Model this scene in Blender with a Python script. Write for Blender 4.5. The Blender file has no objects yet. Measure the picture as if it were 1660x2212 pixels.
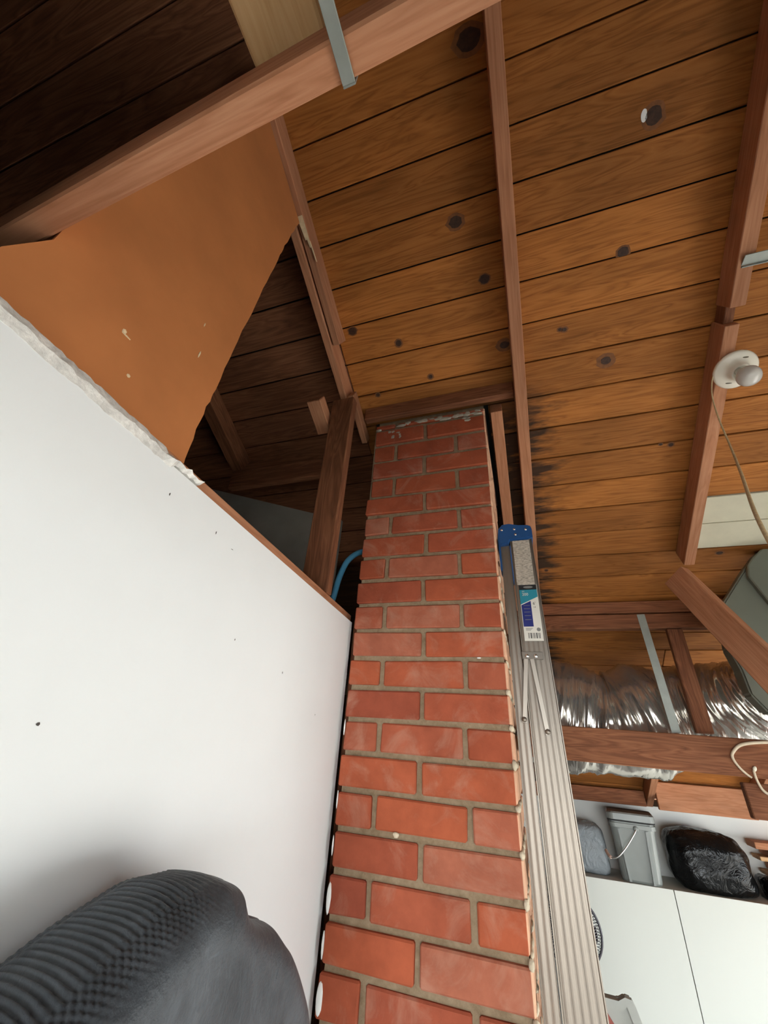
import bpy, bmesh, math, random
from mathutils import Vector, Matrix, noise

random.seed(7)
C = bpy.context.scene.collection
SC = bpy.context.scene
PI = math.pi

# ------------------------------------------------------------------ camera
cam = bpy.data.cameras.new('camera')
cam.sensor_fit = 'VERTICAL'
cam.sensor_height = 36.0
cam.lens = 850.0 / 2212.0 * 36.0          # 13 mm equivalent ultra wide
cam.clip_start = 0.01
co = bpy.data.objects.new('camera', cam)
C.objects.link(co)
R = Matrix(((0.94924718, -0.10190506, -0.29756537),
            (0.30809952, 0.49159746, 0.81449777),
            (0.06328094, -0.86483946, 0.49804441)))
M = Matrix.Identity(4)
for i in range(3):
    M[i][0] = R[i][0]
    M[i][1] = -R[i][1]
    M[i][2] = -R[i][2]
    M[i][3] = (0.0, 0.0, 2.0)[i]
co.matrix_world = M
SC.camera = co

# ------------------------------------------------------------------ light
W = bpy.data.worlds.new('daylight')
SC.world = W
W.use_nodes = True
bg = W.node_tree.nodes['Background']
bg.inputs[0].default_value = (0.88, 0.95, 1.0, 1)
bg.inputs[1].default_value = 8.0


def portal(loc, direction, sx, sy):
    l = bpy.data.lights.new('daylight_portal', 'AREA')
    l.shape = 'RECTANGLE'
    l.size, l.size_y = sx, sy
    l.cycles.is_portal = True
    o = bpy.data.objects.new('daylight_portal', l)
    o.location = loc
    o.rotation_euler = Vector(direction).to_track_quat('-Z', 'Y').to_euler()
    C.objects.link(o)


OPEN_R = (0.2, 3.3, 1.60)                  # side door opening in the right wall: y0, y1, top
portal((2.70, (OPEN_R[0] + OPEN_R[1]) / 2, OPEN_R[2] / 2), (-1, 0, 0), OPEN_R[2], OPEN_R[1] - OPEN_R[0])
OPEN_F = (-0.42, 2.45, 2.10)                  # garage door opening behind the camera: x0, x1, top
portal(((OPEN_F[0] + OPEN_F[1]) / 2, -3.46, OPEN_F[2] / 2), (0, 1, 0), OPEN_F[1] - OPEN_F[0], OPEN_F[2])

sun = bpy.data.lights.new('sun', 'SUN')
sun.energy = 8.0
sun.angle = math.radians(0.6)
sun.color = (1.0, 0.92, 0.82)
so = bpy.data.objects.new('sun', sun)
so.rotation_euler = Vector((-0.15, 0.75, -0.95)).to_track_quat('-Z', 'Y').to_euler()
C.objects.link(so)

SC.view_settings.view_transform = 'Standard'
SC.view_settings.look = 'None'
SC.view_settings.exposure = 0.7
SC.view_settings.gamma = 1.0
SC.view_settings.use_curve_mapping = False
SC.cycles.max_bounces = 10
SC.cycles.diffuse_bounces = 6
SC.cycles.glossy_bounces = 4
SC.cycles.sample_clamp_indirect = 6.0


# ------------------------------------------------------------------ materials
def newmat(name):
    m = bpy.data.materials.new(name)
    m.use_nodes = True
    nt = m.node_tree
    b = nt.nodes['Principled BSDF']
    return m, nt, b


def N(nt, typ, **kw):
    n = nt.nodes.new(typ)
    for k, v in kw.items():
        setattr(n, k, v)
    return n


def ramp(nt, stops):
    r = N(nt, 'ShaderNodeValToRGB')
    el = r.color_ramp.elements
    el[0].position, el[0].color = stops[0][0], tuple(stops[0][1]) + (1,)
    el[1].position, el[1].color = stops[-1][0], tuple(stops[-1][1]) + (1,)
    for p, c in stops[1:-1]:
        e = el.new(p)
        e.color = tuple(c) + (1,)
    return r


def mixc(nt, fac, a, b, mode='MIX'):
    m = N(nt, 'ShaderNodeMix', data_type='RGBA', blend_type=mode)
    for sock, v in ((m.inputs[0], fac), (m.inputs[6], a), (m.inputs[7], b)):
        if hasattr(v, 'is_output'):
            nt.links.new(v, sock)
        elif isinstance(v, (int, float)):
            sock.default_value = v
        else:
            sock.default_value = tuple(v) + (1,)
    return m.outputs[2]


def mth(nt, op, a, b=None, clamp=False):
    m = N(nt, 'ShaderNodeMath', operation=op, use_clamp=clamp)
    for i, v in enumerate((a, b)):
        if v is None:
            continue
        if hasattr(v, 'is_output'):
            nt.links.new(v, m.inputs[i])
        else:
            m.inputs[i].default_value = v
    return m.outputs[0]


def obj_coords(nt, scale=(1, 1, 1), shift=True):
    tc = N(nt, 'ShaderNodeTexCoord')
    mp = N(nt, 'ShaderNodeMapping')
    mp.inputs['Scale'].default_value = scale
    nt.links.new(tc.outputs['Object'], mp.inputs['Vector'])
    if shift:
        oi = N(nt, 'ShaderNodeObjectInfo')
        s = mth(nt, 'MULTIPLY', oi.outputs['Random'], 53.0)
        cx = N(nt, 'ShaderNodeCombineXYZ')
        for i in range(3):
            nt.links.new(s, cx.inputs[i])
        nt.links.new(cx.outputs[0], mp.inputs['Location'])
    return mp.outputs[0]


def noise_tex(nt, vec, scale, detail=4, rough=0.5, dist=0.0):
    n = N(nt, 'ShaderNodeTexNoise')
    n.inputs['Scale'].default_value = scale
    n.inputs['Detail'].default_value = detail
    n.inputs['Roughness'].default_value = rough
    n.inputs['Distortion'].default_value = dist
    if vec is not None:
        nt.links.new(vec, n.inputs['Vector'])
    return n.outputs['Fac']


def bump(nt, b, h, strength, dist=0.01):
    bn = N(nt, 'ShaderNodeBump')
    bn.inputs['Strength'].default_value = strength
    bn.inputs['Distance'].default_value = dist
    nt.links.new(h, bn.inputs['Height'])
    nt.links.new(bn.outputs[0], b.inputs['Normal'])


def wood(name, dark, mid, light, var=0.35, rough=0.8, stain=False, figure=0.5):
    """sawn softwood: grain runs along the object's local X"""
    m, nt, b = newmat(name)
    v = obj_coords(nt, (1.6, 22, 22))
    fine = noise_tex(nt, obj_coords(nt, (5, 130, 130)), 1.0, 5, 0.6)
    warp = noise_tex(nt, v, 1.0, 3, 0.5, 1.4)
    bands = mth(nt, 'FRACT', mth(nt, 'MULTIPLY', warp, 7.0))
    bands = mth(nt, 'ABSOLUTE', mth(nt, 'SUBTRACT', bands, 0.5))
    bands = mth(nt, 'MULTIPLY', bands, 2.0)
    g = mth(nt, 'ADD', mth(nt, 'MULTIPLY', bands, figure), mth(nt, 'MULTIPLY', fine, 1.0 - figure))
    r = ramp(nt, [(0.12, dark), (0.45, mid), (0.8, light)])
    nt.links.new(g, r.inputs[0])
    col = r.outputs[0]
    blot = noise_tex(nt, obj_coords(nt, (2.2, 6, 6)), 1.0, 3, 0.6)
    br = N(nt, 'ShaderNodeMapRange')
    br.inputs['From Min'].default_value = 0.3
    br.inputs['From Max'].default_value = 0.7
    br.inputs['To Min'].default_value = 0.72
    br.inputs['To Max'].default_value = 1.12
    nt.links.new(blot, br.inputs[0])
    oi = N(nt, 'ShaderNodeObjectInfo')
    rv = mth(nt, 'ADD', mth(nt, 'MULTIPLY', oi.outputs['Random'], var), 1.0 - var / 2)
    k = mth(nt, 'MULTIPLY', br.outputs[0], rv)
    cb = N(nt, 'ShaderNodeCombineXYZ')
    for i in range(3):
        nt.links.new(k, cb.inputs[i])
    col = mixc(nt, 1.0, col, cb.outputs[0], 'MULTIPLY')
    if stain:
        # old water stains on the roof boards beside the chimney
        ge = N(nt, 'ShaderNodeNewGeometry')
        sx = N(nt, 'ShaderNodeSeparateXYZ')
        nt.links.new(ge.outputs['Position'], sx.inputs[0])
        mp = N(nt, 'ShaderNodeMapping')
        mp.inputs['Scale'].default_value = (5, 26, 26)
        nt.links.new(ge.outputs['Position'], mp.inputs['Vector'])
        nz = noise_tex(nt, mp.outputs[0], 1.0, 4, 0.65)
        d = N(nt, 'ShaderNodeMapRange', interpolation_type='SMOOTHSTEP')
        d.inputs['From Min'].default_value = 0.06
        d.inputs['From Max'].default_value = 0.36
        d.inputs['To Min'].default_value = 0.34
        d.inputs['To Max'].default_value = -0.12
        nt.links.new(sx.outputs[0], d.inputs[0])
        d2 = N(nt, 'ShaderNodeMapRange', interpolation_type='SMOOTHSTEP')
        d2.inputs['From Min'].default_value = 1.05
        d2.inputs['From Max'].default_value = 1.25
        nt.links.new(sx.outputs[1], d2.inputs[0])
        d3 = N(nt, 'ShaderNodeMapRange', interpolation_type='SMOOTHSTEP')
        d3.inputs['From Min'].default_value = -0.2
        d3.inputs['From Max'].default_value = -0.06
        nt.links.new(sx.outputs[0], d3.inputs[0])
        s = mth(nt, 'ADD', nz, d.outputs[0])
        s = mth(nt, 'MULTIPLY', mth(nt, 'SUBTRACT', s, 0.60), 5.0, True)
        s = mth(nt, 'MULTIPLY', mth(nt, 'MULTIPLY', s, d2.outputs[0]), d3.outputs[0])
        s = mth(nt, 'MULTIPLY', s, 0.9)
        col = mixc(nt, s, col, (0.022, 0.016, 0.012))
    nt.links.new(col, b.inputs['Base Color'])
    b.inputs['Roughness'].default_value = rough
    b.inputs['Specular IOR Level'].default_value = 0.25
    bump(nt, b, g, 0.25, 0.002)
    return m


def plain(name, col, rough=0.6, metal=0.0, var=0.0, nscale=12, bmp=0.0, bscale=60, spec=0.4):
    m, nt, b = newmat(name)
    v = obj_coords(nt)
    c1 = tuple(max(0, x * (1 - var)) for x in col)
    c2 = tuple(min(1, x * (1 + var)) for x in col)
    f = noise_tex(nt, v, nscale, 4, 0.6)
    r = ramp(nt, [(0.3, c1), (0.7, c2)])
    nt.links.new(f, r.inputs[0])
    nt.links.new(r.outputs[0], b.inputs['Base Color'])
    b.inputs['Roughness'].default_value = rough
    b.inputs['Metallic'].default_value = metal
    b.inputs['Specular IOR Level'].default_value = spec
    if bmp:
        bump(nt, b, noise_tex(nt, v, bscale, 4, 0.6), bmp, 0.004)
    return m


M_PLANK = wood('roof board pine', (0.22, 0.074, 0.015), (0.385, 0.138, 0.028), (0.47, 0.18, 0.044), 0.36, 0.75, stain=True, figure=0.4)
M_RAFTER = wood('rafter fir', (0.34, 0.135, 0.06), (0.47, 0.205, 0.105), (0.57, 0.28, 0.155), 0.16, 0.8, figure=0.25)
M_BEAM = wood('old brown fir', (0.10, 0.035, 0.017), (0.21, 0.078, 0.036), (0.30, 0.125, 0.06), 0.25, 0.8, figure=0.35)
M_PALE = wood('pale pine', (0.32, 0.17, 0.075), (0.52, 0.31, 0.15), (0.66, 0.43, 0.24), 0.2, 0.75, figure=0.3)
M_TAN = wood('tan board', (0.42, 0.24, 0.10), (0.54, 0.33, 0.15), (0.60, 0.39, 0.20), 0.15, 0.8, figure=0.2)
M_WHITEBOARD = plain('off white painted board', (0.60, 0.56, 0.42), 0.7, var=0.08, nscale=8, bmp=0.05)
M_HARD = plain('brown hardboard', (0.50, 0.185, 0.062), 0.6, var=0.12, nscale=5, bmp=0.04, bscale=120, spec=0.3)
M_DRY = plain('white painted drywall', (0.82, 0.84, 0.84), 0.75, var=0.02, nscale=3, bmp=0.03, bscale=140)
M_DRYBACK = plain('white painted wall', (0.80, 0.80, 0.76), 0.75, var=0.02, nscale=3)
M_TAPE = plain('torn white paper', (0.72, 0.70, 0.66), 0.9, var=0.25, nscale=60, bmp=0.5, bscale=160)
M_CHIP = plain('dark chip', (0.08, 0.07, 0.065), 0.9)
M_CONC = plain('concrete floor', (0.24, 0.235, 0.22), 0.85, var=0.15, nscale=4)
M_DRIVE = plain('outside paving', (0.42, 0.40, 0.37), 0.9, var=0.1, nscale=2)
M_FELT = plain('black roofing felt', (0.02, 0.018, 0.016), 0.95)
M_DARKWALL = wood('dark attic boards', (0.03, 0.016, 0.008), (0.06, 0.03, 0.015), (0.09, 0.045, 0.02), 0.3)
M_GREYBOARD = plain('grey fibreboard', (0.30, 0.28, 0.24), 0.9, var=0.15, nscale=6)
M_SHEET = plain('grey green sheet metal', (0.16, 0.172, 0.135), 0.5, 0.25, var=0.06, nscale=6)
M_GALV = plain('galvanised steel', (0.29, 0.305, 0.275), 0.5, 0.4, var=0.1, nscale=25)
M_ALU = plain('dull aluminium', (0.25, 0.215, 0.18), 0.42, 0.75, var=0.05, nscale=6)
M_DARKMETAL = plain('dark bracket metal', (0.20, 0.175, 0.15), 0.5, 0.5)
M_BAR = plain('bright spreader metal', (0.36, 0.32, 0.275), 0.42, 0.75)
M_BLUE = plain('blue plastic', (0.012, 0.07, 0.22), 0.5, var=0.1)
M_HOSE = plain('blue hose', (0.12, 0.42, 0.68), 0.4, var=0.05)
M_RIVET = plain('bright rivet', (0.75, 0.74, 0.72), 0.25, 0.9)
M_PORC = plain('glazed porcelain', (0.82, 0.76, 0.64), 0.22, var=0.03, spec=0.5)
M_SLOT = plain('dark slot', (0.16, 0.13, 0.09), 0.9)
M_CORD = plain('tan cord', (0.58, 0.44, 0.25), 0.85, var=0.2, nscale=120, bmp=0.4, bscale=300)
M_CABLE = plain('cream cable', (0.72, 0.60, 0.44), 0.45, var=0.05)
M_CABEND = plain('cream cap', (0.85, 0.80, 0.64), 0.4)
M_CAB = plain('white cabinet melamine', (0.56, 0.565, 0.51), 0.45, var=0.01, nscale=2)
M_GAP = plain('dark gap', (0.03, 0.03, 0.03), 0.9)
M_BUCKET = plain('grey plastic', (0.215, 0.23, 0.215), 0.3, var=0.05, spec=0.5)
M_LID = plain('dark grey lid plastic', (0.10, 0.10, 0.095), 0.5, var=0.08)
M_WIRE = plain('steel wire', (0.62, 0.62, 0.60), 0.3, 0.9)
M_GRIP = plain('pinkish grip', (0.55, 0.36, 0.28), 0.6)
M_FANGRILLE = plain('dark fan grille', (0.07, 0.065, 0.075), 0.5, 0.2)
M_FANRIM = plain('pale fan rim', (0.62, 0.60, 0.58), 0.5)
M_CRATE = plain('pale grey plastic', (0.40, 0.40, 0.36), 0.5, var=0.04)
M_RED = plain('faded red fabric', (0.33, 0.09, 0.07), 0.8)
M_LABEL = plain('label white', (0.68, 0.66, 0.60), 0.5, var=0.03)
M_LBLK = plain('label black', (0.012, 0.012, 0.014), 0.5)
M_LGREY = plain('label grey', (0.20, 0.20, 0.19), 0.5)
M_LCYAN = plain('label teal', (0.02, 0.23, 0.32), 0.45)
M_LNAVY = plain('label navy', (0.012, 0.02, 0.16), 0.45)
M_MORTAR_LUMP = plain('pale mortar lump', (0.62, 0.52, 0.38), 0.95, var=0.2, nscale=40, bmp=0.5, bscale=200)
M_SMEAR = plain('grey mortar smear', (0.42, 0.38, 0.31), 0.95, var=0.25, nscale=40, bmp=0.6, bscale=150)
M_PAINT = plain('white paint', (0.85, 0.85, 0.82), 0.5)
M_KNOT = plain('dark knot wood', (0.05, 0.02, 0.009), 0.6, var=0.4, nscale=90)
M_KNOTRING = plain('knot ring', (0.20, 0.075, 0.022), 0.7, var=0.25, nscale=60)
M_SPLINT = plain('raw split wood', (0.72, 0.55, 0.34), 0.8, var=0.15, nscale=50)


def mat_brick():
    m, nt, b = newmat('red brick')
    v = obj_coords(nt)
    oi = N(nt, 'ShaderNodeObjectInfo')
    base = ramp(nt, [(0.0, (0.30, 0.072, 0.040)), (0.35, (0.42, 0.104, 0.046)), (0.7, (0.37, 0.088, 0.042)), (1.0, (0.41, 0.14, 0.082))])
    nt.links.new(oi.outputs['Random'], base.inputs[0])
    n1 = noise_tex(nt, v, 14, 5, 0.6)
    r1 = ramp(nt, [(0.3, (0.78, 0.74, 0.74)), (0.7, (1.12, 1.1, 1.1))])
    nt.links.new(n1, r1.inputs[0])
    col = mixc(nt, 1.0, base.outputs[0], r1.outputs[0], 'MULTIPLY')
    # thin mortar haze in patches
    n2 = noise_tex(nt, v, 9, 6, 0.65, 0.8)
    h = mth(nt, 'MULTIPLY', mth(nt, 'SUBTRACT', n2, 0.5), 2.6, True)
    h = mth(nt, 'MULTIPLY', h, 0.85)
    col = mixc(nt, h, col, (0.50, 0.27, 0.19))
    # sunlight on the chimney's right side, painted as a paler mottled brick colour
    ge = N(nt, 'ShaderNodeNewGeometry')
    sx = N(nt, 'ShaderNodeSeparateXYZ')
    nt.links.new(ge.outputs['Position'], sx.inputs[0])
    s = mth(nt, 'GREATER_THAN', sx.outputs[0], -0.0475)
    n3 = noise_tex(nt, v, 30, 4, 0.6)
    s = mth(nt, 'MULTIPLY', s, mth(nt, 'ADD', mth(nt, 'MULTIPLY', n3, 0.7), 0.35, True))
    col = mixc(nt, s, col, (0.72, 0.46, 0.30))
    nt.links.new(col, b.inputs['Base Color'])
    b.inputs['Roughness'].default_value = 0.85
    b.inputs['Specular IOR Level'].default_value = 0.2
    bump(nt, b, noise_tex(nt, v, 70, 6, 0.7), 0.35, 0.004)
    return m


def mat_mortar():
    m, nt, b = newmat('sandy mortar')
    v = obj_coords(nt, shift=False)
    n1 = noise_tex(nt, v, 40, 6, 0.7)
    r = ramp(nt, [(0.3, (0.27, 0.185, 0.105)), (0.7, (0.44, 0.325, 0.21))])
    nt.links.new(n1, r.inputs[0])
    nt.links.new(r.outputs[0], b.inputs['Base Color'])
    b.inputs['Roughness'].default_value = 0.95
    bump(nt, b, noise_tex(nt, v, 110, 6, 0.75), 0.9, 0.006)
    return m


def mat_foil():
    m, nt, b = newmat('silver foil')
    v2 = obj_coords(nt, (55, 10, 10), shift=False)
    b.inputs['Base Color'].default_value = (0.60, 0.555, 0.50, 1)
    b.inputs['Metallic'].default_value = 0.84
    b.inputs['Roughness'].default_value = 0.2
    bump(nt, b, noise_tex(nt, v2, 1.0, 2, 0.5, 0.5), 0.5, 0.006)
    return m


def mat_bag(name, col, rough, metal=0.0):
    m, nt, b = newmat(name)
    v = obj_coords(nt, shift=False)
    b.inputs['Base Color'].default_value = tuple(col) + (1,)
    b.inputs['Roughness'].default_value = rough
    b.inputs['Metallic'].default_value = metal
    b.inputs['Specular IOR Level'].default_value = 0.22
    h = noise_tex(nt, v, 14, 3, 0.6, 2.0)
    bump(nt, b, h, 0.6, 0.015)
    return m


def mat_mat():
    m, nt, b = newmat('dark grey foam rubber')
    v = obj_coords(nt, shift=False)
    n1 = noise_tex(nt, v, 7, 5, 0.6, 1.0)
    r = ramp(nt, [(0.35, (0.034, 0.039, 0.045)), (0.75, (0.085, 0.094, 0.105))])
    nt.links.new(n1, r.inputs[0])
    nt.links.new(r.outputs[0], b.inputs['Base Color'])
    b.inputs['Roughness'].default_value = 0.5
    b.inputs['Specular IOR Level'].default_value = 0.22
    b.inputs['Sheen Weight'].default_value = 0.05
    bump(nt, b, noise_tex(nt, v, 35, 5, 0.65), 0.4, 0.008)
    return m


def mat_bulb():
    m, nt, b = newmat('frosted glass')
    b.inputs['Base Color'].default_value = (0.80, 0.78, 0.74, 1)
    b.inputs['Roughness'].default_value = 0.06
    b.inputs['Coat Weight'].default_value = 0.6
    b.inputs['Transmission Weight'].default_value = 0.45
    b.inputs['IOR'].default_value = 1.25
    return m


def mat_warning():
    m, nt, b = newmat('printed warning label')
    tc = N(nt, 'ShaderNodeTexCoord')
    mp = N(nt, 'ShaderNodeMapping')
    mp.inputs['Scale'].default_value = (120, 1, 620)
    nt.links.new(tc.outputs['Object'], mp.inputs['Vector'])
    f = noise_tex(nt, mp.outputs[0], 1.0, 2, 0.5)
    r = ramp(nt, [(0.38, (0.26, 0.235, 0.20)), (0.56, (0.52, 0.47, 0.40))])
    nt.links.new(f, r.inputs[0])
    nt.links.new(r.outputs[0], b.inputs['Base Color'])
    b.inputs['Roughness'].default_value = 0.5
    return m


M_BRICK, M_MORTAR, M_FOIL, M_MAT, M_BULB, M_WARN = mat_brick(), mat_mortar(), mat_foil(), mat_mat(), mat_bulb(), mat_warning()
M_BAG = mat_bag('black bin liner', (0.005, 0.005, 0.005), 0.2)
M_SILV = mat_bag('grey plastic wrap', (0.24, 0.265, 0.28), 0.25)


# ------------------------------------------------------------------ helpers
def link(name, bm, mats, parent=None, smooth=False):
    me = bpy.data.meshes.new(name)
    bm.to_mesh(me)
    bm.free()
    for m in (mats if isinstance(mats, (list, tuple)) else [mats]):
        me.materials.append(m)
    if smooth:
        for p in me.polygons:
            p.use_smooth = True
    o = bpy.data.objects.new(name, me)
    C.objects.link(o)
    if parent is not None:
        o.parent = parent
        o.matrix_parent_inverse = parent.matrix_basis.inverted()
    return o


def tag(o, label=None, cat=None, group=None, kind=None):
    if label:
        o['label'] = label
    if cat:
        o['category'] = cat
    if group:
        o['group'] = group
    if kind:
        o['kind'] = kind
    return o


def thing(name, label, cat, loc=(0, 0, 0), group=None):
    o = bpy.data.objects.new(name, None)
    o.empty_display_size = 0.1
    o.location = loc
    C.objects.link(o)
    return tag(o, label, cat, group)


def bm_box(bm, lo, hi, bevel=0.0, jit=0.0, mi=0):
    r = bmesh.ops.create_cube(bm, size=1.0)
    vs = r['verts']
    for v in vs:
        v.co = Vector([lo[i] + (v.co[i] + 0.5) * (hi[i] - lo[i]) + random.uniform(-jit, jit) for i in range(3)])
    fs = set(f for v in vs for f in v.link_faces)
    for f in fs:
        f.material_index = mi
    if bevel:
        es = list(set(e for v in vs for e in v.link_edges))
        bmesh.ops.bevel(bm, geom=es, offset=bevel, segments=1, affect='EDGES', profile=0.7)
    return vs


FRAMES = {
    'x': Matrix.Identity(3),
    'y': Matrix(((0, -1, 0), (1, 0, 0), (0, 0, 1))),        # local X -> world Y
    'z': Matrix(((0, 0, -1), (0, 1, 0), (1, 0, 0))),        # local X -> world Z
}
_n = Vector((0, 0.52, 1)).normalized()
_d = Vector((0, 1, -0.52)).normalized()
SLOPE_D = Matrix((_d, Vector((-1, 0, 0)), _n)).transposed()            # local X runs down the roof
SLOPE_X = Matrix((Vector((1, 0, 0)), _d, _n)).transposed()             # local X runs along the boards


def lumber(name, center, size, frame, mat, parent=None, bevel=0.003, jit=0.0, smooth=False):
    """box with its length (grain) along local X, placed by centre and frame"""
    if isinstance(frame, str):
        frame = FRAMES[frame]
    bm = bmesh.new()
    h = [s / 2 for s in size]
    bm_box(bm, [-a for a in h], h, bevel, jit)
    o = link(name, bm, mat)
    o.matrix_world = Matrix.Translation(center) @ frame.to_4x4()
    if parent is not None:
        mw = o.matrix_world.copy()
        o.parent = parent
        o.matrix_parent_inverse = parent.matrix_basis.inverted()
        o.matrix_basis = mw
    return o


def abox(name, lo, hi, mat, parent=None, grain='x', bevel=0.003, jit=0.0):
    """axis aligned board with grain along the named axis"""
    c = [(lo[i] + hi[i]) / 2 for i in range(3)]
    s = [hi[i] - lo[i] for i in range(3)]
    order = {'x': (0, 1, 2), 'y': (1, 0, 2), 'z': (2, 1, 0)}[grain]
    return lumber(name, c, [s[k] for k in order], grain, mat, parent, bevel, jit)


def between(name, a, b, width, thick, up, mat, parent=None, bevel=0.003):
    """board from a to b; 'width' lies along up x dir, 'thick' along up"""
    a, b = Vector(a), Vector(b)
    x = (b - a).normalized()
    z = Vector(up)
    z = (z - x * z.dot(x)).normalized()
    y = z.cross(x)
    return lumber(name, (a + b) / 2, ((b - a).length, width, thick), Matrix((x, y, z)).transposed(), mat, parent, bevel)


RB = 3.659      # underside of the rafters: z = RB - 0.52 y
PB = 3.757      # underside of the roof boards


def rafter(name, x0, x1, y0, y1, mat, parent=None, lo=0.0, hi=0.0855):
    """rafter piece under the boards; lo/hi are measured square to the roof from the rafter underside"""
    ym = (y0 + y1) / 2
    base = Vector(((x0 + x1) / 2, ym, RB - 0.52 * ym))
    c = base + _n * ((lo + hi) / 2)
    L = (y1 - y0) * math.sqrt(1 + 0.52 ** 2)
    return lumber(name, c, (L, x1 - x0, hi - lo), SLOPE_D, mat, parent, 0.002)


def tube(name, pts, rad, mat, parent=None, seg=10, sub=8, cap=True):
    """smooth tube along Catmull-Rom points; rad is a number or one per point"""
    P = [Vector(p) for p in pts]
    rr = [rad] * len(P) if isinstance(rad, (int, float)) else rad
    path, rads = [], []
    for i in range(len(P) - 1):
        p0, p1, p2, p3 = P[max(i - 1, 0)], P[i], P[i + 1], P[min(i + 2, len(P) - 1)]
        for k in range(sub):
            t = k / sub
            path.append(0.5 * (2 * p1 + (p2 - p0) * t + (2 * p0 - 5 * p1 + 4 * p2 - p3) * t * t + (3 * p1 - p0 - 3 * p2 + p3) * t ** 3))
            rads.append(rr[i] * (1 - t) + rr[i + 1] * t)
    path.append(P[-1])
    rads.append(rr[-1])
    bm = bmesh.new()
    rings = []
    ref = Vector((0.13, 0.21, 0.97))
    for i, p in enumerate(path):
        d = (path[min(i + 1, len(path) - 1)] - path[max(i - 1, 0)]).normalized()
        u = (ref - d * ref.dot(d)).normalized()
        w = d.cross(u)
        ref = u
        rings.append([bm.verts.new(p + (u * math.cos(2 * PI * k / seg) + w * math.sin(2 * PI * k / seg)) * rads[i]) for k in range(seg)])
    for a, b in zip(rings, rings[1:]):
        for k in range(seg):
            bm.faces.new((a[k], a[(k + 1) % seg], b[(k + 1) % seg], b[k]))
    if cap:
        bm.faces.new(rings[0][::-1])
        bm.faces.new(rings[-1])
    return link(name, bm, mat, parent, True)


def lathe_bm(profile, seg=24, axis=None, origin=(0, 0, 0)):
    bm = bmesh.new()
    q = Vector((0, 0, 1)).rotation_difference(Vector(axis or (0, 0, 1)))
    rings = []
    for r, z in profile:
        rings.append([bm.verts.new(Vector(origin) + q @ Vector((r * math.cos(2 * PI * k / seg), r * math.sin(2 * PI * k / seg), z))) for k in range(seg)])
    for a, b in zip(rings, rings[1:]):
        for k in range(seg):
            bm.faces.new((a[k], a[(k + 1) % seg], b[(k + 1) % seg], b[k]))
    bm.faces.new(rings[0][::-1])
    bm.faces.new(rings[-1])
    return bm


def prism(bm, poly, axis, lo, hi, mi=0):
    """extrude a 2D polygon along a world axis; poly holds the two other coordinates in axis order"""
    def P(a, b, t):
        return {0: (t, a, b), 1: (a, t, b), 2: (a, b, t)}[axis]
    A = [bm.verts.new(P(a, b, lo)) for a, b in poly]
    B = [bm.verts.new(P(a, b, hi)) for a, b in poly]
    n = len(poly)
    fs = [bm.faces.new(A), bm.faces.new(B[::-1])]
    for k in range(n):
        fs.append(bm.faces.new((A[k], B[k], B[(k + 1) % n], A[(k + 1) % n])))
    for f in fs:
        f.material_index = mi
    bmesh.ops.recalc_face_normals(bm, faces=fs)


# ------------------------------------------------------------------ room shell
CHX0, CHX1, CHY0, CHY1 = -0.4825, -0.043, 1.13, 1.57          # chimney footprint
XL, XR, YF, YB = -2.4, 2.62, -3.4, 4.0


def shell_box(name, boxes, mat):
    bm = bmesh.new()
    for lo, hi in boxes:
        bm_box(bm, lo, hi)
    return tag(link(name, bm, mat), kind='structure')


shell_box('floor', [((XL, YF, -0.1), (XR, YB, 0.0))], M_CONC)
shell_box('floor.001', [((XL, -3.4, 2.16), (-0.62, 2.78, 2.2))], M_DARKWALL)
shell_box('wall_back', [((XL, 3.79, 0.0), (XR, 3.87, 1.712))], M_DRYBACK)
shell_box('trim_1', [((XL, 3.80, 1.7125), (XR, 3.86, 1.748))], M_DARKWALL)
shell_box('wall_right', [((XR, YF, 0), (XR + 0.1, OPEN_R[0], 1.7)), ((XR, OPEN_R[1], 0), (XR + 0.1, YB, 1.7)), ((XR, OPEN_R[0], OPEN_R[2]), (XR + 0.1, OPEN_R[1], 1.7))], M_DRYBACK)
bm = bmesh.new()
prism(bm, [(YF, 1.7), (3.92, 1.7), (3.92, 1.72), (-1.2, 4.4), (YF, 3.26)], 0, XR, XR + 0.1)
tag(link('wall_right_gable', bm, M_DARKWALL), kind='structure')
bm = bmesh.new()
prism(bm, [(YF, 0), (YB, 0), (YB, 1.70), (-1.2, 4.4), (YF, 3.26)], 0, XL - 0.1, XL)
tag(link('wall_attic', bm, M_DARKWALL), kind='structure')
shell_box('wall_attic_blocker', [((XL, 1.80, 0.0), (CHX0 - 0.012, 1.86, 2.78))], M_DARKWALL)  # wall added to block light from the rear and keep the attic dark
of = OPEN_F
shell_box('wall_front', [((XL, YF - 0.1, 0), (of[0], YF, 3.26)), ((of[1], YF - 0.1, 0), (XR, YF, 3.26)), ((of[0], YF - 0.1, of[2]), (of[1], YF, 3.26))], M_DRYBACK)
shell_box('door_1', [((of[0] - 0.05, YF + 0.05 + 0.6 * k, 2.18), (of[1] + 0.05, YF + 0.64 + 0.6 * k, 2.22)) for k in range(5)], M_DRYBACK)

shell_box('floor.002', [((XR + 0.1, -16, -0.12), (16, 16, -0.02)), ((-12, -16, -0.12), (XR + 0.1, YF - 0.1, -0.02))], M_DRIVE)

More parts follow.
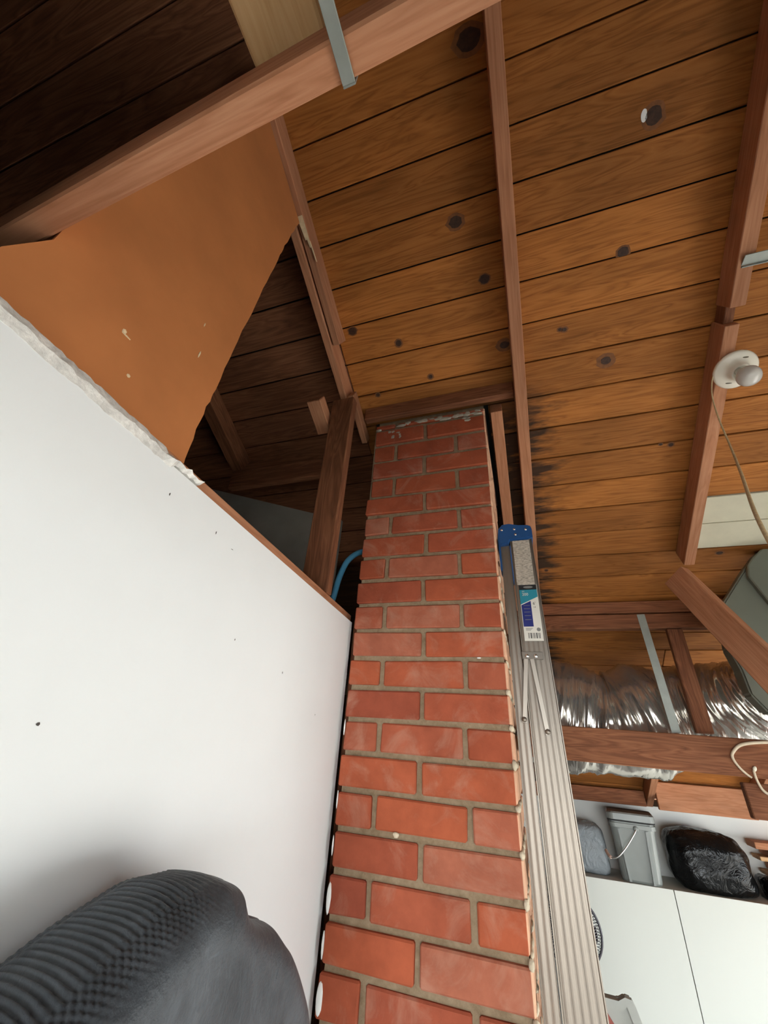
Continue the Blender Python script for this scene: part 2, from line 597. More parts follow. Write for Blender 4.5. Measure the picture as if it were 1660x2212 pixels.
# roof deck above the boards (felt), two slopes meeting at the ridge
bm = bmesh.new()
t = 0.024
prism(bm, [(-1.2, PB + 0.52 * 1.2 + t), (4.15, PB - 0.52 * 4.15 + t), (4.15, PB - 0.52 * 4.15 + t + 0.05), (-1.2, PB + 0.52 * 1.2 + t + 0.05)], 0, XL - 0.1, XR + 0.1)
ceiling = tag(link('ceiling', bm, M_FELT), kind='structure')
bm = bmesh.new()
prism(bm, [(-1.2, PB + 0.52 * 1.2 + t), (-1.2, PB + 0.52 * 1.2 + t + 0.05), (YF - 0.1, PB + 0.52 * 1.2 + t + 0.05 - 0.52 * 2.3), (YF - 0.1, PB + 0.52 * 1.2 + t - 0.52 * 2.3)], 0, XL - 0.1, XR + 0.1)
tag(link('ceiling', bm, M_FELT), kind='structure')

# roof boards: one row every 0.1159 m of y (measured in the photograph)
PITCH = 0.1159
BOARDS = []


def roof_board(x0, x1, ya, yb, mat=M_PLANK):
    ym = (ya + yb) / 2
    w = (yb - ya) * math.sqrt(1 + 0.52 ** 2) - random.uniform(0.003, 0.006)
    dz = random.uniform(-0.0012, 0.0012)
    c = Vector(((x0 + x1) / 2, ym, PB - 0.52 * ym)) + _n * (0.0095 + dz)
    o = lumber('roof_plank', c, (x1 - x0 - 0.0025, w, 0.019), SLOPE_X, mat, ceiling, 0.0018)
    BOARDS.append((x0, x1, ya, yb, o, -0.0095))
    return o


RX = [-1.775, -1.165, -0.548, 0.09, 0.70, 1.31, 1.92]
n0 = -28
for n in range(n0, 18):
    ya = 2.097 + n * PITCH
    yb = ya + PITCH
    if yb > 4.0:
        break
    cuts = [XL + 0.01, XR - 0.01, RX[2] if ya < 2.1 else random.choice(RX[:2])]     # attic boards stop on the doubled rafter
    if random.random() < 0.75:
        cuts.append(random.choice(RX[5:]))
    if random.random() < 0.3 and n < 0:
        cuts.append(RX[3])
    if random.random() < 0.35 and n > 0:
        cuts.append(RX[4])
    painted = n in (-4, -3)
    if painted:
        cuts += [RX[4]]
        cuts = [c for c in cuts if c < 0.71 or c > 2.5]
    cuts = sorted(set(cuts))
    hole = ya > CHY0 - 0.03 and ya < CHY1 + 0.02
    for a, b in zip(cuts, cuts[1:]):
        mt = M_WHITEBOARD if painted and a > 0.65 else M_BEAM if b < -0.5 and yb < 2.2 else M_PLANK  # darker wood on the attic boards paints in the attic's shade
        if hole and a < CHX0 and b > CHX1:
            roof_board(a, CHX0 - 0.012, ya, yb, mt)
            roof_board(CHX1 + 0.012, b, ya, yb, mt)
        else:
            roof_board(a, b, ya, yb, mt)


def knot(x, y, rx, ry, ring=1.7, mat=M_KNOT):
    """an oval knot set into the roof board that covers (x, y): dark heart with a paler collar"""
    for x0, x1, ya, yb, o, zf in BOARDS:
        if x0 <= x < x1 and ya <= y < yb:
            lx = x - (x0 + x1) / 2
            ly = (y - (ya + yb) / 2) * math.sqrt(1 + 0.52 ** 2)
            bm = bmesh.new()
            seg = 14
            for k, (s, z, mi) in enumerate(((ring, -0.0004, 1), (1.0, -0.0010, 0))):
                top = [bm.verts.new((lx + rx * s * math.cos(2 * PI * i / seg) * (1 + 0.12 * math.sin(3 * i + x * 9)), ly + ry * s * math.sin(2 * PI * i / seg), zf + z)) for i in range(seg)]
                rim = [bm.verts.new((v.co.x, v.co.y, zf + 0.001)) for v in top]
                f = bm.faces.new(top[::-1])
                f.material_index = mi
                for i in range(seg):
                    f = bm.faces.new((top[i], top[(i + 1) % seg], rim[(i + 1) % seg], rim[i]))
                    f.material_index = mi
            kn = link('knot', bm, [mat, M_KNOTRING])
            kn.parent = o
            return


for kx, ky, ka, kb, kr in ((-0.062, 0.633, 0.020, 0.016, 1.5), (0.007, 0.79, 0.016, 0.014, 1.25), (-0.485, 0.837, 0.015, 0.013, 1.3), (-0.322, 0.907, 0.011, 0.011, 1.5),
                           (0.418, 0.815, 0.016, 0.014, 1.35), (0.38, 1.095, 0.016, 0.013, 2.0), (0.051, 0.985, 0.016, 0.012, 1.9), (-0.228, 1.035, 0.008, 0.007, 1.7),
                           (0.249, 0.979, 0.007, 0.006, 1.8), (0.235, 0.976, 0.006, 0.005, 1.8), (0.03, 0.30, 0.030, 0.022, 1.5), (0.609, 1.411, 0.008, 0.007, 1.6), (0.575, 1.405, 0.006, 0.004, 1.6),
                           (0.475, 0.552, 0.020, 0.020, 1.5), (-0.45, 1.06, 0.008, 0.007, 1.6), (0.84, 1.89, 0.012, 0.008, 1.5), (0.15, 1.93, 0.008, 0.006, 1.6)):
    knot(kx, ky, ka, kb, kr)
knot(0.452, 0.546, 0.0075, 0.014, 1.02, M_PAINT)  # white disc painted as daylight showing through a knothole

# ------------------------------------------------------------------ white wall on the left
def wtop(y):
    return 2.378 - 0.0595 * y


bm = bmesh.new()
prism(bm, [(-3.39, 0.0), (1.15, 0.0), (1.15, wtop(1.15)), (-3.39, wtop(-3.39))], 0, -0.512, -0.5)
wall_left = tag(link('wall_left', bm, M_DRY), kind='structure')
between('top_plate', (-0.556, -3.3, wtop(-3.3) - 0.0), (-0.556, 1.165, wtop(1.165) - 0.0), 0.088, 0.058, (0, 0, 1), M_RAFTER, wall_left)
abox('gap_shade_strip', (-0.512, 1.19, 0.0), (CHX0 - 0.001, 1.215, 2.33), M_BEAM, wall_left, 'z')  # dark strip put in as the shade between wall and chimney
for ys in (1.12, 0.75, 0.35, -0.05):
    abox('wall_stud', (-0.6, ys - 0.04, 0.0), (-0.513, ys, wtop(ys) - 0.032), M_BEAM, wall_left, 'z')

# ragged paper and joint compound along the top of the drywall
bm = bmesh.new()
rnd = random.Random(3)
cols = []
y = -0.4
while y < 0.435:
    top = wtop(y) + (0.021 + rnd.uniform(-0.001, 0.002) if y < 0.36 else 0.017 + rnd.uniform(-0.003, 0.003))
    bot = wtop(y) - 0.004 - rnd.uniform(0.0, 0.004) + (0.010 if y > 0.37 else 0)
    lift = rnd.uniform(0.001, 0.004) + (rnd.uniform(0.0, 0.008) if y > 0.36 else 0)
    cols.append([bm.verts.new((-0.4995, y, bot)), bm.verts.new((-0.4995 + lift, y, (bot + top) / 2 + rnd.uniform(-0.002, 0.002))),
                 bm.verts.new((-0.5 - 0.004, y, top)), bm.verts.new((-0.513, y, top - 0.004)), bm.verts.new((-0.513, y, bot))])
    y += 0.008
for a, b in zip(cols, cols[1:]):
    for k in range(5):
        bm.faces.new((a[k], a[(k + 1) % 5], b[(k + 1) % 5], b[k]))
bm.faces.new(cols[0])
bm.faces.new(cols[-1][::-1])
link('torn_paper', bm, M_TAPE, wall_left)

# small dark chips and scratches on the drywall
bm = bmesh.new()
for (y, z, a, b) in ((0.385, 2.31, 0.0022, 0.0045), (0.80, 2.11, 0.002, 0.004), (0.62, 2.14, 0.002, 0.003), (0.70, 1.72, 0.003, 0.004),
                     (0.98, 2.04, 0.002, 0.003), (0.34, 1.99, 0.004, 0.003), (0.50, 2.30, 0.002, 0.005), (0.55, 2.29, 0.006, 0.001)):
    vs = [bm.verts.new((-0.4996 + 0.0002, y + 0.55 * a * math.cos(i * PI / 3), z + 0.55 * b * math.sin(i * PI / 3) * (1 + 0.3 * (i % 2)))) for i in range(6)]
    bm.faces.new(vs)
tag(link('paint_chips', bm, M_CHIP, wall_left), kind='stuff')

PANEL2 = -0.13
# brown hardboard over the wall, up to the rafters
bm = bmesh.new()
edge = [(0.417, 2.385), (0.414, 2.50), (0.421, 2.59), (0.428, 2.75), (0.442, 2.94), (0.455, 3.12), (0.462, 3.22), (0.478, 3.363), (0.485, RB - 0.52 * 0.485 - 0.002)]
fine = []
for (a, b), (c, d) in zip(edge, edge[1:]):
    for k in range(5):
        t = k / 5
        fine.append((a + (c - a) * t + rnd.uniform(-0.002, 0.002), b + (d - b) * t))
fine.append(edge[-1])
near = [(0.247, RB - 0.52 * 0.247 - 0.002), (0.173, 3.12), (0.132, 2.80), (0.1135, 2.66), (0.1125, 2.545), (0.085, 2.474), (0.076, 2.405)]
prism(bm, fine + near, 0, -0.541, -0.535)
hb = tag(link('hardboard_panel', bm, M_HARD), 'brown hardboard panel nailed above the white wall, its far edge cut ragged', 'panel')
bm = bmesh.new()
prism(bm, [(-3.38, 2.615), (PANEL2, 2.422), (PANEL2, RB - 0.52 * PANEL2 - 0.002), (-1.19, 4.27), (-3.38, 3.14)], 0, -0.541, -0.535)
tag(link('attic_shade_panel', bm, M_HARD), kind='structure')  # unseen panel added to keep light out of the attic
bm = bmesh.new()
for (y, z, a, b) in ((0.235, 2.52, 0.004, 0.005), (0.24, 2.516, 0.009, 0.0015), (0.36, 2.62, 0.002, 0.010), (0.345, 2.69, 0.0015, 0.006), (0.27, 2.46, 0.0035, 0.0035)):
    bmesh.ops.create_icosphere(bm, subdivisions=1, radius=1.0, matrix=Matrix.Translation((-0.5345, y, z)) @ Matrix.Diagonal((0.0012, a, b, 1)))
link('scuff_marks', bm, M_SPLINT, hb)
tag(hb.children[0], kind='stuff')

# ------------------------------------------------------------------ rafters and framing
r = thing('rafter', 'doubled rafter with splintered end running down to the left of the chimney', 'rafter', (-0.548, 0.5, 3.4))
rafter('board', -0.578, -0.551, 0.20, 1.0, M_RAFTER, r)
rafter('board', -0.546, -0.520, 0.17, 0.82, M_RAFTER, r, 0.006)
rafter('board', -0.545, -0.522, 0.985, 1.165, M_RAFTER, r, 0.0, 0.05)
bm = bmesh.new()
for k, (x, yy, l, w) in enumerate(((-0.535, 0.50, 0.055, 0.005), (-0.527, 0.51, 0.075, 0.006), (-0.521, 0.56, 0.05, 0.002))):
    z = RB - 0.52 * yy + 0.004
    a = Vector((x, yy - l / 2, z + 0.26 * l))
    b = Vector((x + 0.006, yy + l / 2, z - 0.26 * l - 0.008))
    s = Vector((w, 0, 0.001))
    n_ = Vector((0, 0.003, 0.006))
    v = [bm.verts.new(p) for p in (a - s, a + s, b + s * 0.5, b - s * 0.5, a + n_, b + n_)]
    for f in ((0, 1, 2, 3), (0, 4, 1), (3, 2, 5), (0, 3, 5, 4), (1, 4, 5, 2)):
        bm.faces.new([v[i] for i in f])
link('splinter', bm, M_SPLINT, r)

r = thing('rafter', 'long straight rafter running down just right of the chimney to the ladder top', 'rafter', (0.09, 0.5, 3.4))
rafter('board', 0.069, 0.109, -1.15, 2.096, M_RAFTER, r)
r = thing('rafter', 'right-hand rafter with a broken notch that carries the porcelain lamp holder', 'rafter', (0.7, 0.5, 3.4))
rafter('board', 0.682, 0.722, -1.15, 0.962, M_RAFTER, r)
rafter('board', 0.678, 0.716, 1.005, 1.835, M_RAFTER, r)
rafter('backing_board', 0.686, 0.712, 0.96, 1.007, M_BEAM, r, 0.03)
r = thing('rafter', 'dim rafter deep in the dark attic beyond the white wall', 'rafter', (-1.165, 0.5, 3.1))
rafter('board', -1.21, -1.15, 0.62, 1.19, M_BEAM, r)
r = thing('rafter', 'back rafter slanting to the rear wall top, right of the reddish blocking board', 'rafter', (1.31, 3.1, 2.1))
rafter('board', 1.27, 1.31, 2.15, 3.745, M_RAFTER, r)
r = thing('rafter', 'back rafter at the left end of the reddish blocking board above the rear wall', 'rafter', (0.70, 3.1, 2.1))
rafter('board', 0.70, 0.74, 2.62, 3.745, M_RAFTER, r)

zb = PB - 0.52 * 1.10 - 0.003
tag(abox('header', (-0.516, 1.099, 3.120), (0.067, 1.128, zb), M_BEAM), 'brown header board lying across the top of the brick chimney', 'header')
tag(rafter('trimmer', -0.022, 0.020, 1.13, 2.05, M_RAFTER), 'thin trimmer board between the chimney and the straight rafter', 'trimmer')
tag(abox('attic_header', (-1.148, 1.135, 2.90), (-0.60, 1.165, 2.985), M_BEAM), 'dim crosspiece in the dark attic behind the upright stud', 'header')
st = tag(abox('stud', (-0.600, 0.972, wtop(0.99) + 0.031), (-0.512, 1.008, 3.125), M_BEAM, None, 'z'), 'dark upright stud standing on the top plate left of the chimney', 'stud')
tag(between('wood_block', (-0.634, 0.905, 3.075), (-0.634, 1.02, 3.015), 0.056, 0.05, (0, 0, 1), M_RAFTER), 'short tan wood block nailed to the side of the upright stud', 'block')
bm = bmesh.new()
prism(bm, [(-1.45, 3.02), (-0.62, 2.73), (-0.62, 2.201), (-1.45, 2.201)], 1, 1.22, 1.232)
tag(link('fibreboard_sheet', bm, M_GREYBOARD), 'grey fibreboard sheet in the dark attic behind the upright stud', 'board')
tag(tube('hose', [(-0.612, 1.19, 2.2), (-0.605, 1.19, 2.36), (-0.600, 1.20, 2.42), (-0.590, 1.21, 2.50), (-0.572, 1.23, 2.565), (-0.54, 1.27, 2.61), (-0.505, 1.33, 2.62), (-0.505, 1.5, 2.58)], 0.0105, M_HOSE),
    'blue hose looping up behind the white wall beside the chimney', 'hose')

# pieces overhead at the near end of the wall
JZ = 2.55
tag(between('ceiling_joist', (-0.85, 0.106, JZ + 0.0425), (0.9, 0.045, JZ + 0.0425), 0.030, 0.085, (0, 0, 1), M_RAFTER), 'reddish ceiling joist crossing low overhead above the white wall', 'joist')
tag(abox('flat_board', (-0.216, -1.2, JZ + 0.0855), (-0.131, 0.094, JZ + 0.105), M_TAN, None, 'y'), 'pale tan board lying flat on top of the overhead joist', 'board')
cd = thing('joist_strap', 'grey metal strap wrapped under the overhead joist beside the pale tan board', 'strap', (-0.1, 0.08, JZ))
bm = bmesh.new()
bm_box(bm, (-0.110, -0.7, JZ - 0.0035), (-0.097, 0.0965, JZ - 0.0008), 0.0005)
link('flat_run', bm, M_GALV, cd)
bm = bmesh.new()
bm_box(bm, (-0.110, 0.0965, JZ - 0.0035), (-0.097, 0.0985, JZ + 0.07), 0.0005)
link('upturned_end', bm, M_GALV, cd)

# ------------------------------------------------------------------ chimney
chim = thing('brick_chimney', 'red brick chimney rising through the roof beside the white wall', 'chimney', (-0.26, 1.35, 0.0))
bm = bmesh.new()
CH_TOP = 3.10
bm_box(bm, (CHX0 + 0.006, CHY0 + 0.0095, 0.0), (CHX1 - 0.006, CHY1 - 0.006, CH_TOP - 0.005))
bmesh.ops.subdivide_edges(bm, edges=bm.edges[:], cuts=6, use_grid_fill=True)
link('mortar', bm, M_MORTAR, chim)
bm = bmesh.new()
bm_box(bm, (CHX0 + 0.004, CHY0 + 0.048, CH_TOP - 0.02), (CHX1 - 0.004, CHY1 - 0.004, 3.62))
link('flue_stack', bm, M_MORTAR, chim)
CZ0, CP, J = 2.121, 0.0795, 0.0066
bricks = 0


def brick(x0, x1, y0, y1, z0, z1):
    c = Vector(((x0 + x1) / 2, (y0 + y1) / 2, (z0 + z1) / 2))
    h = Vector(((x1 - x0) / 2, (y1 - y0) / 2, (z1 - z0) / 2))
    bm = bmesh.new()
    bm_box(bm, -h, h, 0.0035, 0.0016)
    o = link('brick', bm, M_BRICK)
    o.location = c - Vector(chim.location)
    o.parent = chim
    return o


for n in range(-26, 13):
    z0, z1 = CZ0 + n * CP + J, CZ0 + (n + 1) * CP - J
    if z0 < 0.03:
        z0 = max(z0, 0.004)
    if z1 > CH_TOP:
        z1 = CH_TOP
    if z1 - z0 < 0.012:
        continue
    xl = CHX0 + (0.0 if z0 < 2.70 else 0.013) + random.uniform(-0.002, 0.002)
    xr = CHX1 + random.uniform(-0.002, 0.002)
    f = CHY0 + random.uniform(-0.0015, 0.0015)
    j1, j2, j3 = (v + random.uniform(-0.005, 0.005) for v in (-0.386, -0.153, -0.267))
    if n % 2 == 0:
        brick(xl, j1 - J, f, CHY0 + 0.213, z0, z1)
        brick(j1 + J, j2 - J, f, CHY0 + 0.1, z0, z1)
        brick(j2 + J, xr, f, CHY0 + 0.213, z0, z1)
        brick(xr - 0.1, xr, CHY0 + 0.225, CHY1, z0, z1)
        brick(xl, xl + 0.1, CHY0 + 0.225, CHY1, z0, z1)
    else:
        brick(xl, j3 - J, f, CHY0 + 0.1, z0, z1)
        brick(j3 + J, xr, f, CHY0 + 0.1, z0, z1)
        brick(xr - 0.1, xr, CHY0 + 0.112, CHY0 + 0.322, z0, z1)
        brick(xr - 0.1, xr, CHY0 + 0.334, CHY1, z0, z1)
        brick(xl, xl + 0.1, CHY0 + 0.112, CHY0 + 0.322, z0, z1)
        brick(xl, xl + 0.1, CHY0 + 0.334, CHY1, z0, z1)


def lumps(name, spots, mat, parent, kind='stuff', sub=2, rough=0.35):
    bm = bmesh.new()
    for (x, y, z, a, b, c) in spots:
        r_ = bmesh.ops.create_icosphere(bm, subdivisions=sub, radius=1.0)
        for v in r_['verts']:
            k = 1 + rough * noise.noise(v.co * 2.3 + Vector((x * 90, y * 70, z * 50)))
            v.co = Vector((x + v.co.x * a * k, y + v.co.y * b * k, z + v.co.z * c * k))
    o = link(name, bm, mat, parent, True)
    if kind:
        o['kind'] = kind
    return o


sp = []
for n in range(-25, 5):
    z = CZ0 + n * CP
    if n < 1:
        sp.append((CHX1 - 0.001, CHY0 + 0.001, z + random.uniform(-0.003, 0.003), 0.006, 0.008, random.uniform(0.007, 0.011)))
    for yy in (1.19, 1.25, 1.33):
        sp.append((CHX1 - 0.001, yy + random.uniform(-0.03, 0.03), z, 0.005, random.uniform(0.02, 0.035), random.uniform(0.006, 0.009)))
lumps('squeezed_mortar', sp, M_MORTAR_LUMP, chim)
sp = []
for k in range(26):
    x = random.uniform(CHX0 + 0.02, CHX1 - 0.01)
    sp.append((x, CHY0 + 0.001, CH_TOP - 0.006 - abs(random.gauss(0, 0.006)) - (0.02 * random.random() if -0.2 < x < -0.08 or x < -0.36 else 0), random.uniform(0.010, 0.026), 0.004, random.uniform(0.003, 0.009)))
for k in range(7):
    sp.append((random.uniform(-0.20, -0.10), CHY0, 3.068 + random.uniform(-0.016, 0.016), random.uniform(0.006, 0.018), 0.003, random.uniform(0.004, 0.008)))
    sp.append((random.uniform(-0.42, -0.36), CHY0, 3.045 + random.uniform(-0.02, 0.02), random.uniform(0.006, 0.014), 0.0025, random.uniform(0.005, 0.012)))
lumps('mortar_smear', sp, M_SMEAR, chim)
lumps('mortar_drop', [(-0.324, CHY0 - 0.001, 1.807, 0.0075, 0.006, 0.006)], M_MORTAR_LUMP, chim, None)
sp = [(CHX0 + 0.004, CHY0 - 0.0005, 1.677, 0.0055, 0.003, 0.028), (CHX0 + 0.005, CHY0 - 0.0005, 1.52, 0.0075, 0.003, 0.026),
      (CHX0 + 0.001, CHY0 - 0.0005, 1.86, 0.002, 0.002, 0.02), (CHX0 + 0.001, CHY0 - 0.0005, 1.60, 0.003, 0.002, 0.025),
      (CHX0 + 0.001, CHY0 - 0.0005, 2.02, 0.002, 0.002, 0.02), (CHX0 + 0.001, CHY0 - 0.0005, 1.77, 0.002, 0.002, 0.02),
      (-0.112, CHY0 - 0.0005, 2.203, 0.006, 0.003, 0.002)]
lumps('paint_drip', sp, M_PAINT, chim, rough=0.15)

# ------------------------------------------------------------------ ladder
lad = thing('stepladder', 'folded aluminium stepladder with a blue top, standing against the chimney side', 'ladder', (0.03, 1.45, 0.0))
ZT = 2.612


def rail(name, xa_t, xb_t, xa_b, xb_b, y0, y1, flutes, mat=M_ALU):
    """channel section stile: lips at both edges and shallow flutes on the face y0, lofted from z=0 to ZT"""
    s = 1 if y1 > y0 else -1
    prof = [(0.0, 0.0), (0.03, 0.0), (0.05, 0.0030)]
    if flutes:
        for k in range(1, flutes * 6):
            u = k / (flutes * 6)
            prof.append((0.05 + 0.90 * u, 0.0030 - 0.0008 * (1 - math.cos(2 * PI * u * flutes)) / 2))
    prof += [(0.95, 0.0030), (0.97, 0.0), (1.0, 0.0), (1.0, abs(y1 - y0)), (0.96, abs(y1 - y0)), (0.95, 0.007), (0.05, 0.007), (0.04, abs(y1 - y0)), (0.0, abs(y1 - y0))]
    bm = bmesh.new()
    A, B = [], []
    for u, d in prof:
        A.append(bm.verts.new((xa_b + (xb_b - xa_b) * u, y0 + s * d, 0.012)))
        B.append(bm.verts.new((xa_t + (xb_t - xa_t) * u, y0 + s * d, ZT)))
    n = len(prof)
    for k in range(n):
        bm.faces.new((A[k], A[(k + 1) % n], B[(k + 1) % n], B[k]))
    bm.faces.new(A[::-1])
    bm.faces.new(B)
    bmesh.ops.recalc_face_normals(bm, faces=bm.faces[:])
    return link(name, bm, mat, lad)


def sx(a_t, a_b, z):                      # rail edge at height z
    return a_b + (a_t - a_b) * z / ZT


FR = (-0.001, 0.067, 0.004, 0.116)        # front rail: left/right edge at top, left/right at the floor
RR = (-0.034, -0.0045, -0.038, 0.002)
rail('front_rail', *FR, 1.25, 1.278, 5)
rail('front_rail', *FR, 1.66, 1.632, 5)
rail('rear_rail', *RR, 1.256, 1.28, 2)
rail('rear_rail', *RR, 1.654, 1.63, 2)
for k in range(8):
    z = 0.29 + 0.29 * k
    xa, xb = sx(FR[0], FR[2], z), sx(FR[1], FR[3], z)
    bm = bmesh.new()
    bm_box(bm, (xa + 0.004, 1.279, z - 0.006), (xb - 0.004, 1.631, z), 0.001)
    bm_box(bm, (xb - 0.010, 1.279, z - 0.04), (xb - 0.005, 1.631, z - 0.004))
    bm_box(bm, (xa + 0.004, 1.279, z - 0.028), (xa + 0.008, 1.631, z - 0.004))
    link('step', bm, M_ALU, lad)
for z in (0.4, 1.2, 2.0):
    bm = bmesh.new()
    bm_box(bm, (sx(RR[0], RR[2], z) + 0.006, 1.281, z - 0.012), (sx(RR[1], RR[3], z) - 0.006, 1.629, z + 0.012), 0.002)
    link('rear_brace', bm, M_ALU, lad)
bm = bmesh.new()
prism(bm, [(-0.040, 2.600), (-0.036, 2.642), (-0.022, 2.658), (0.0, 2.660), (0.03, 2.652), (0.058, 2.650), (0.068, 2.645), (0.071, 2.634), (0.071, 2.603), (0.055, 2.600), (0.0, 2.598), (-0.006, 2.585), (-0.034, 2.583)], 1, 1.240, 1.67)
bmesh.ops.bevel(bm, geom=[e for e in bm.edges if abs(e.verts[0].co.y - e.verts[1].co.y) < 1e-5], offset=0.004, segments=2, affect='EDGES')
cap = link('top_cap', bm, M_BLUE, lad)
bm = bmesh.new()
prism(bm, [(-0.039, 2.60), (-0.039, 2.50), (-0.036, 2.49), (-0.033, 2.50), (-0.033, 2.60)], 1, 1.246, 1.30)
link('cap_side', bm, M_BLUE, lad)
for (x, z) in ((0.016, 2.636), (0.018, 2.616), (0.052, 2.632), (-0.024, 2.636)):
    link('rivet', lathe_bm([(0.0045, 0.0), (0.0042, 0.0015), (0.0025, 0.003)], 10, (0, -1, 0), (x, 1.2402, z)), M_RIVET, cap, True)
for (x0, x1, z0, z1) in ((-0.002, 0.055, 2.221, 2.242),):
    bm = bmesh.new()
    bm_box(bm, (x0, 1.2445, z0), (x1, 1.2495, z1), 0.001)
    br = link('bracket', bm, M_DARKMETAL, lad)
    for x in (0.012, 0.035):
        link('rivet', lathe_bm([(0.006, 0.0), (0.0055, 0.002), (0.003, 0.0035)], 12, (0, -1, 0), (x, 1.2444, 2.230)), M_RIVET, br, True)
for a, b in (((0.008, 2.222), (-0.013, 2.060)), ((0.024, 2.222), (0.042, 2.034))):
    sb = between('spreader_bar', (a[0], 1.2435, a[1]), (b[0], 1.2450, b[1]), 0.0115, 0.004, (0, -1, 0), M_BAR, lad, 0.0006)
    link('rivet', lathe_bm([(0.0068, 0.0), (0.006, 0.002), (0.0035, 0.004)], 12, (0, -1, 0), (b[0], 1.2428, b[1] + 0.008)), M_ALU, sb, True)

# printed labels on the front rail
LY = 1.2486


def quadf(bm, pts, y, mi):
    f = bm.faces.new([bm.verts.new((x, y, z)) for x, z in pts])
    f.material_index = mi


bm = bmesh.new()
bm_box(bm, (0.006, LY, 2.4440), (0.0585, LY + 0.0009, 2.597))
lab = link('warning_label', bm, M_WARN, lad)
lab['label'] = 'white warning sticker full of tiny print'
bm = bmesh.new()
bm_box(bm, (0.0105, LY, 2.273), (0.0625, LY + 0.0009, 2.4436))
y = LY - 0.0003
quadf(bm, [(0.0105, 2.427), (0.0615, 2.427), (0.0615, 2.443), (0.0105, 2.443)], y, 1)
quadf(bm, [(0.023 + 0.014 * (1 + math.cos(t * PI / 8)), 2.4352 + 0.0038 * math.sin(t * PI / 8)) for t in range(16)], y - 0.0003, 2)
quadf(bm, [(0.0105, 2.381), (0.0615, 2.404), (0.0615, 2.427), (0.0105, 2.427)], y, 3)
quadf(bm, [(0.012, 2.314), (0.040, 2.314), (0.040, 2.3915), (0.012, 2.379)], y, 4)
for a in range(11):
    w = (0.0016, 0.0008, 0.0024, 0.0008, 0.0012)[a % 5]
    x = 0.0225 + a * 0.0031
    quadf(bm, [(x, 2.280), (x + w, 2.280), (x + w, 2.296), (x, 2.296)], y, 1)
quadf(bm, [(0.0525 + 0.0055 * math.cos(t * PI / 8), 2.3055 + 0.0055 * math.sin(t * PI / 8)) for t in range(16)], y, 2)
for k, zz in enumerate((2.3085, 2.3055, 2.3025)):
    quadf(bm, [(0.017, zz), (0.037 - k * 0.003, zz), (0.037 - k * 0.003, zz + 0.0014), (0.017, zz + 0.0014)], y, 2)
bmesh.ops.recalc_face_normals(bm, faces=bm.faces[:])
lab = link('product_label', bm, [M_LABEL, M_LBLK, M_LGREY, M_LCYAN, M_LNAVY], lad)
lab['label'] = 'teal, navy and white size sticker with a bar code'


def text(body, x, z, size, mat, parent, align='LEFT'):
    cu = bpy.data.curves.new('print', 'FONT')
    cu.body = body
    cu.size = size
    cu.align_x = align
    tmp = bpy.data.objects.new('print', cu)
    C.objects.link(tmp)
    dg = bpy.context.evaluated_depsgraph_get()
    me = bpy.data.meshes.new_from_object(tmp.evaluated_get(dg))
    bpy.data.objects.remove(tmp)
    me.materials.clear()
    me.materials.append(mat)
    o = bpy.data.objects.new('print', me)
    C.objects.link(o)
    o.matrix_world = Matrix.Translation((x, LY - 0.0009, z)) @ Matrix.Rotation(PI / 2, 4, 'X')
    mw = o.matrix_world.copy()
    o.parent = parent
    o.matrix_parent_inverse = parent.matrix_basis.inverted()
    o.matrix_basis = mw


text("6'", 0.045, 2.3795, 0.012, M_LBLK, lab)
text('200', 0.0175, 2.4085, 0.012, M_LABEL, lab)
text('225', 0.0175, 2.4200, 0.005, M_LABEL, lab)
text('1.8', 0.045, 2.370, 0.006, M_LBLK, lab)
for k, zz in enumerate((2.377, 2.367, 2.357, 2.346, 2.334)):
    bm = bmesh.new()
    quadf(bm, [(0.018, zz), (0.036, zz), (0.036, zz + 0.0012), (0.018, zz + 0.0012)], y - 0.0003, 0)
    link('print_line', bm, M_LGREY, lab)

# ------------------------------------------------------------------ lamp holder with bulb and pull cord
fx, fy = 0.722, 1.125
fc = Vector((fx, fy, RB - 0.52 * fy)) - _n * 0.001
ax = -_n
lamp = thing('lamp_holder', 'white porcelain lamp holder with a bare bulb on the right-hand rafter', 'light', fc)
base = link('base', lathe_bm([(0.055, 0.0), (0.0585, 0.004), (0.0585, 0.010), (0.054, 0.0145), (0.042, 0.017), (0.032, 0.022), (0.0265, 0.032), (0.025, 0.042), (0.0225, 0.0445), (0.0205, 0.043), (0.019, 0.030)], 36, ax, fc), M_PORC, lamp, True)
for s in (-1, 1):
    c = fc + ax * 0.0172 + _d * (0.036 * -s) + Vector((0.012 * s, 0, 0))
    bm = bmesh.new()
    bmesh.ops.create_icosphere(bm, subdivisions=2, radius=1.0, matrix=Matrix.Translation(c) @ SLOPE_X.to_4x4() @ Matrix.Diagonal((0.0125, 0.0032, 0.0022, 1)))
    link('screw_slot', bm, M_SLOT, base, True)
prof = [(0.0125, 0.028), (0.0132, 0.046), (0.016, 0.052), (0.0225, 0.060), (0.0285, 0.071), (0.0305, 0.082), (0.0290, 0.093), (0.0235, 0.103), (0.014, 0.109), (0.004, 0.111)]
link('bulb', lathe_bm(prof, 28, ax, fc), M_BULB, lamp, True)

tag(tube('pull_cord', [(0.668, 1.118, 3.068), (0.662, 1.14, 3.05), (0.655, 1.16, 3.0), (0.640, 1.15, 2.90), (0.620, 1.12, 2.78), (0.560, 1.02, 2.62), (0.470, 0.87, 2.415), (0.40, 0.72, 2.18), (0.36, 0.62, 2.0)],
         [0.0018, 0.0018, 0.0019, 0.0022, 0.0027, 0.0034, 0.0040, 0.0043, 0.0043], M_CORD), 'tan cord hanging down from the porcelain lamp holder', 'cord')

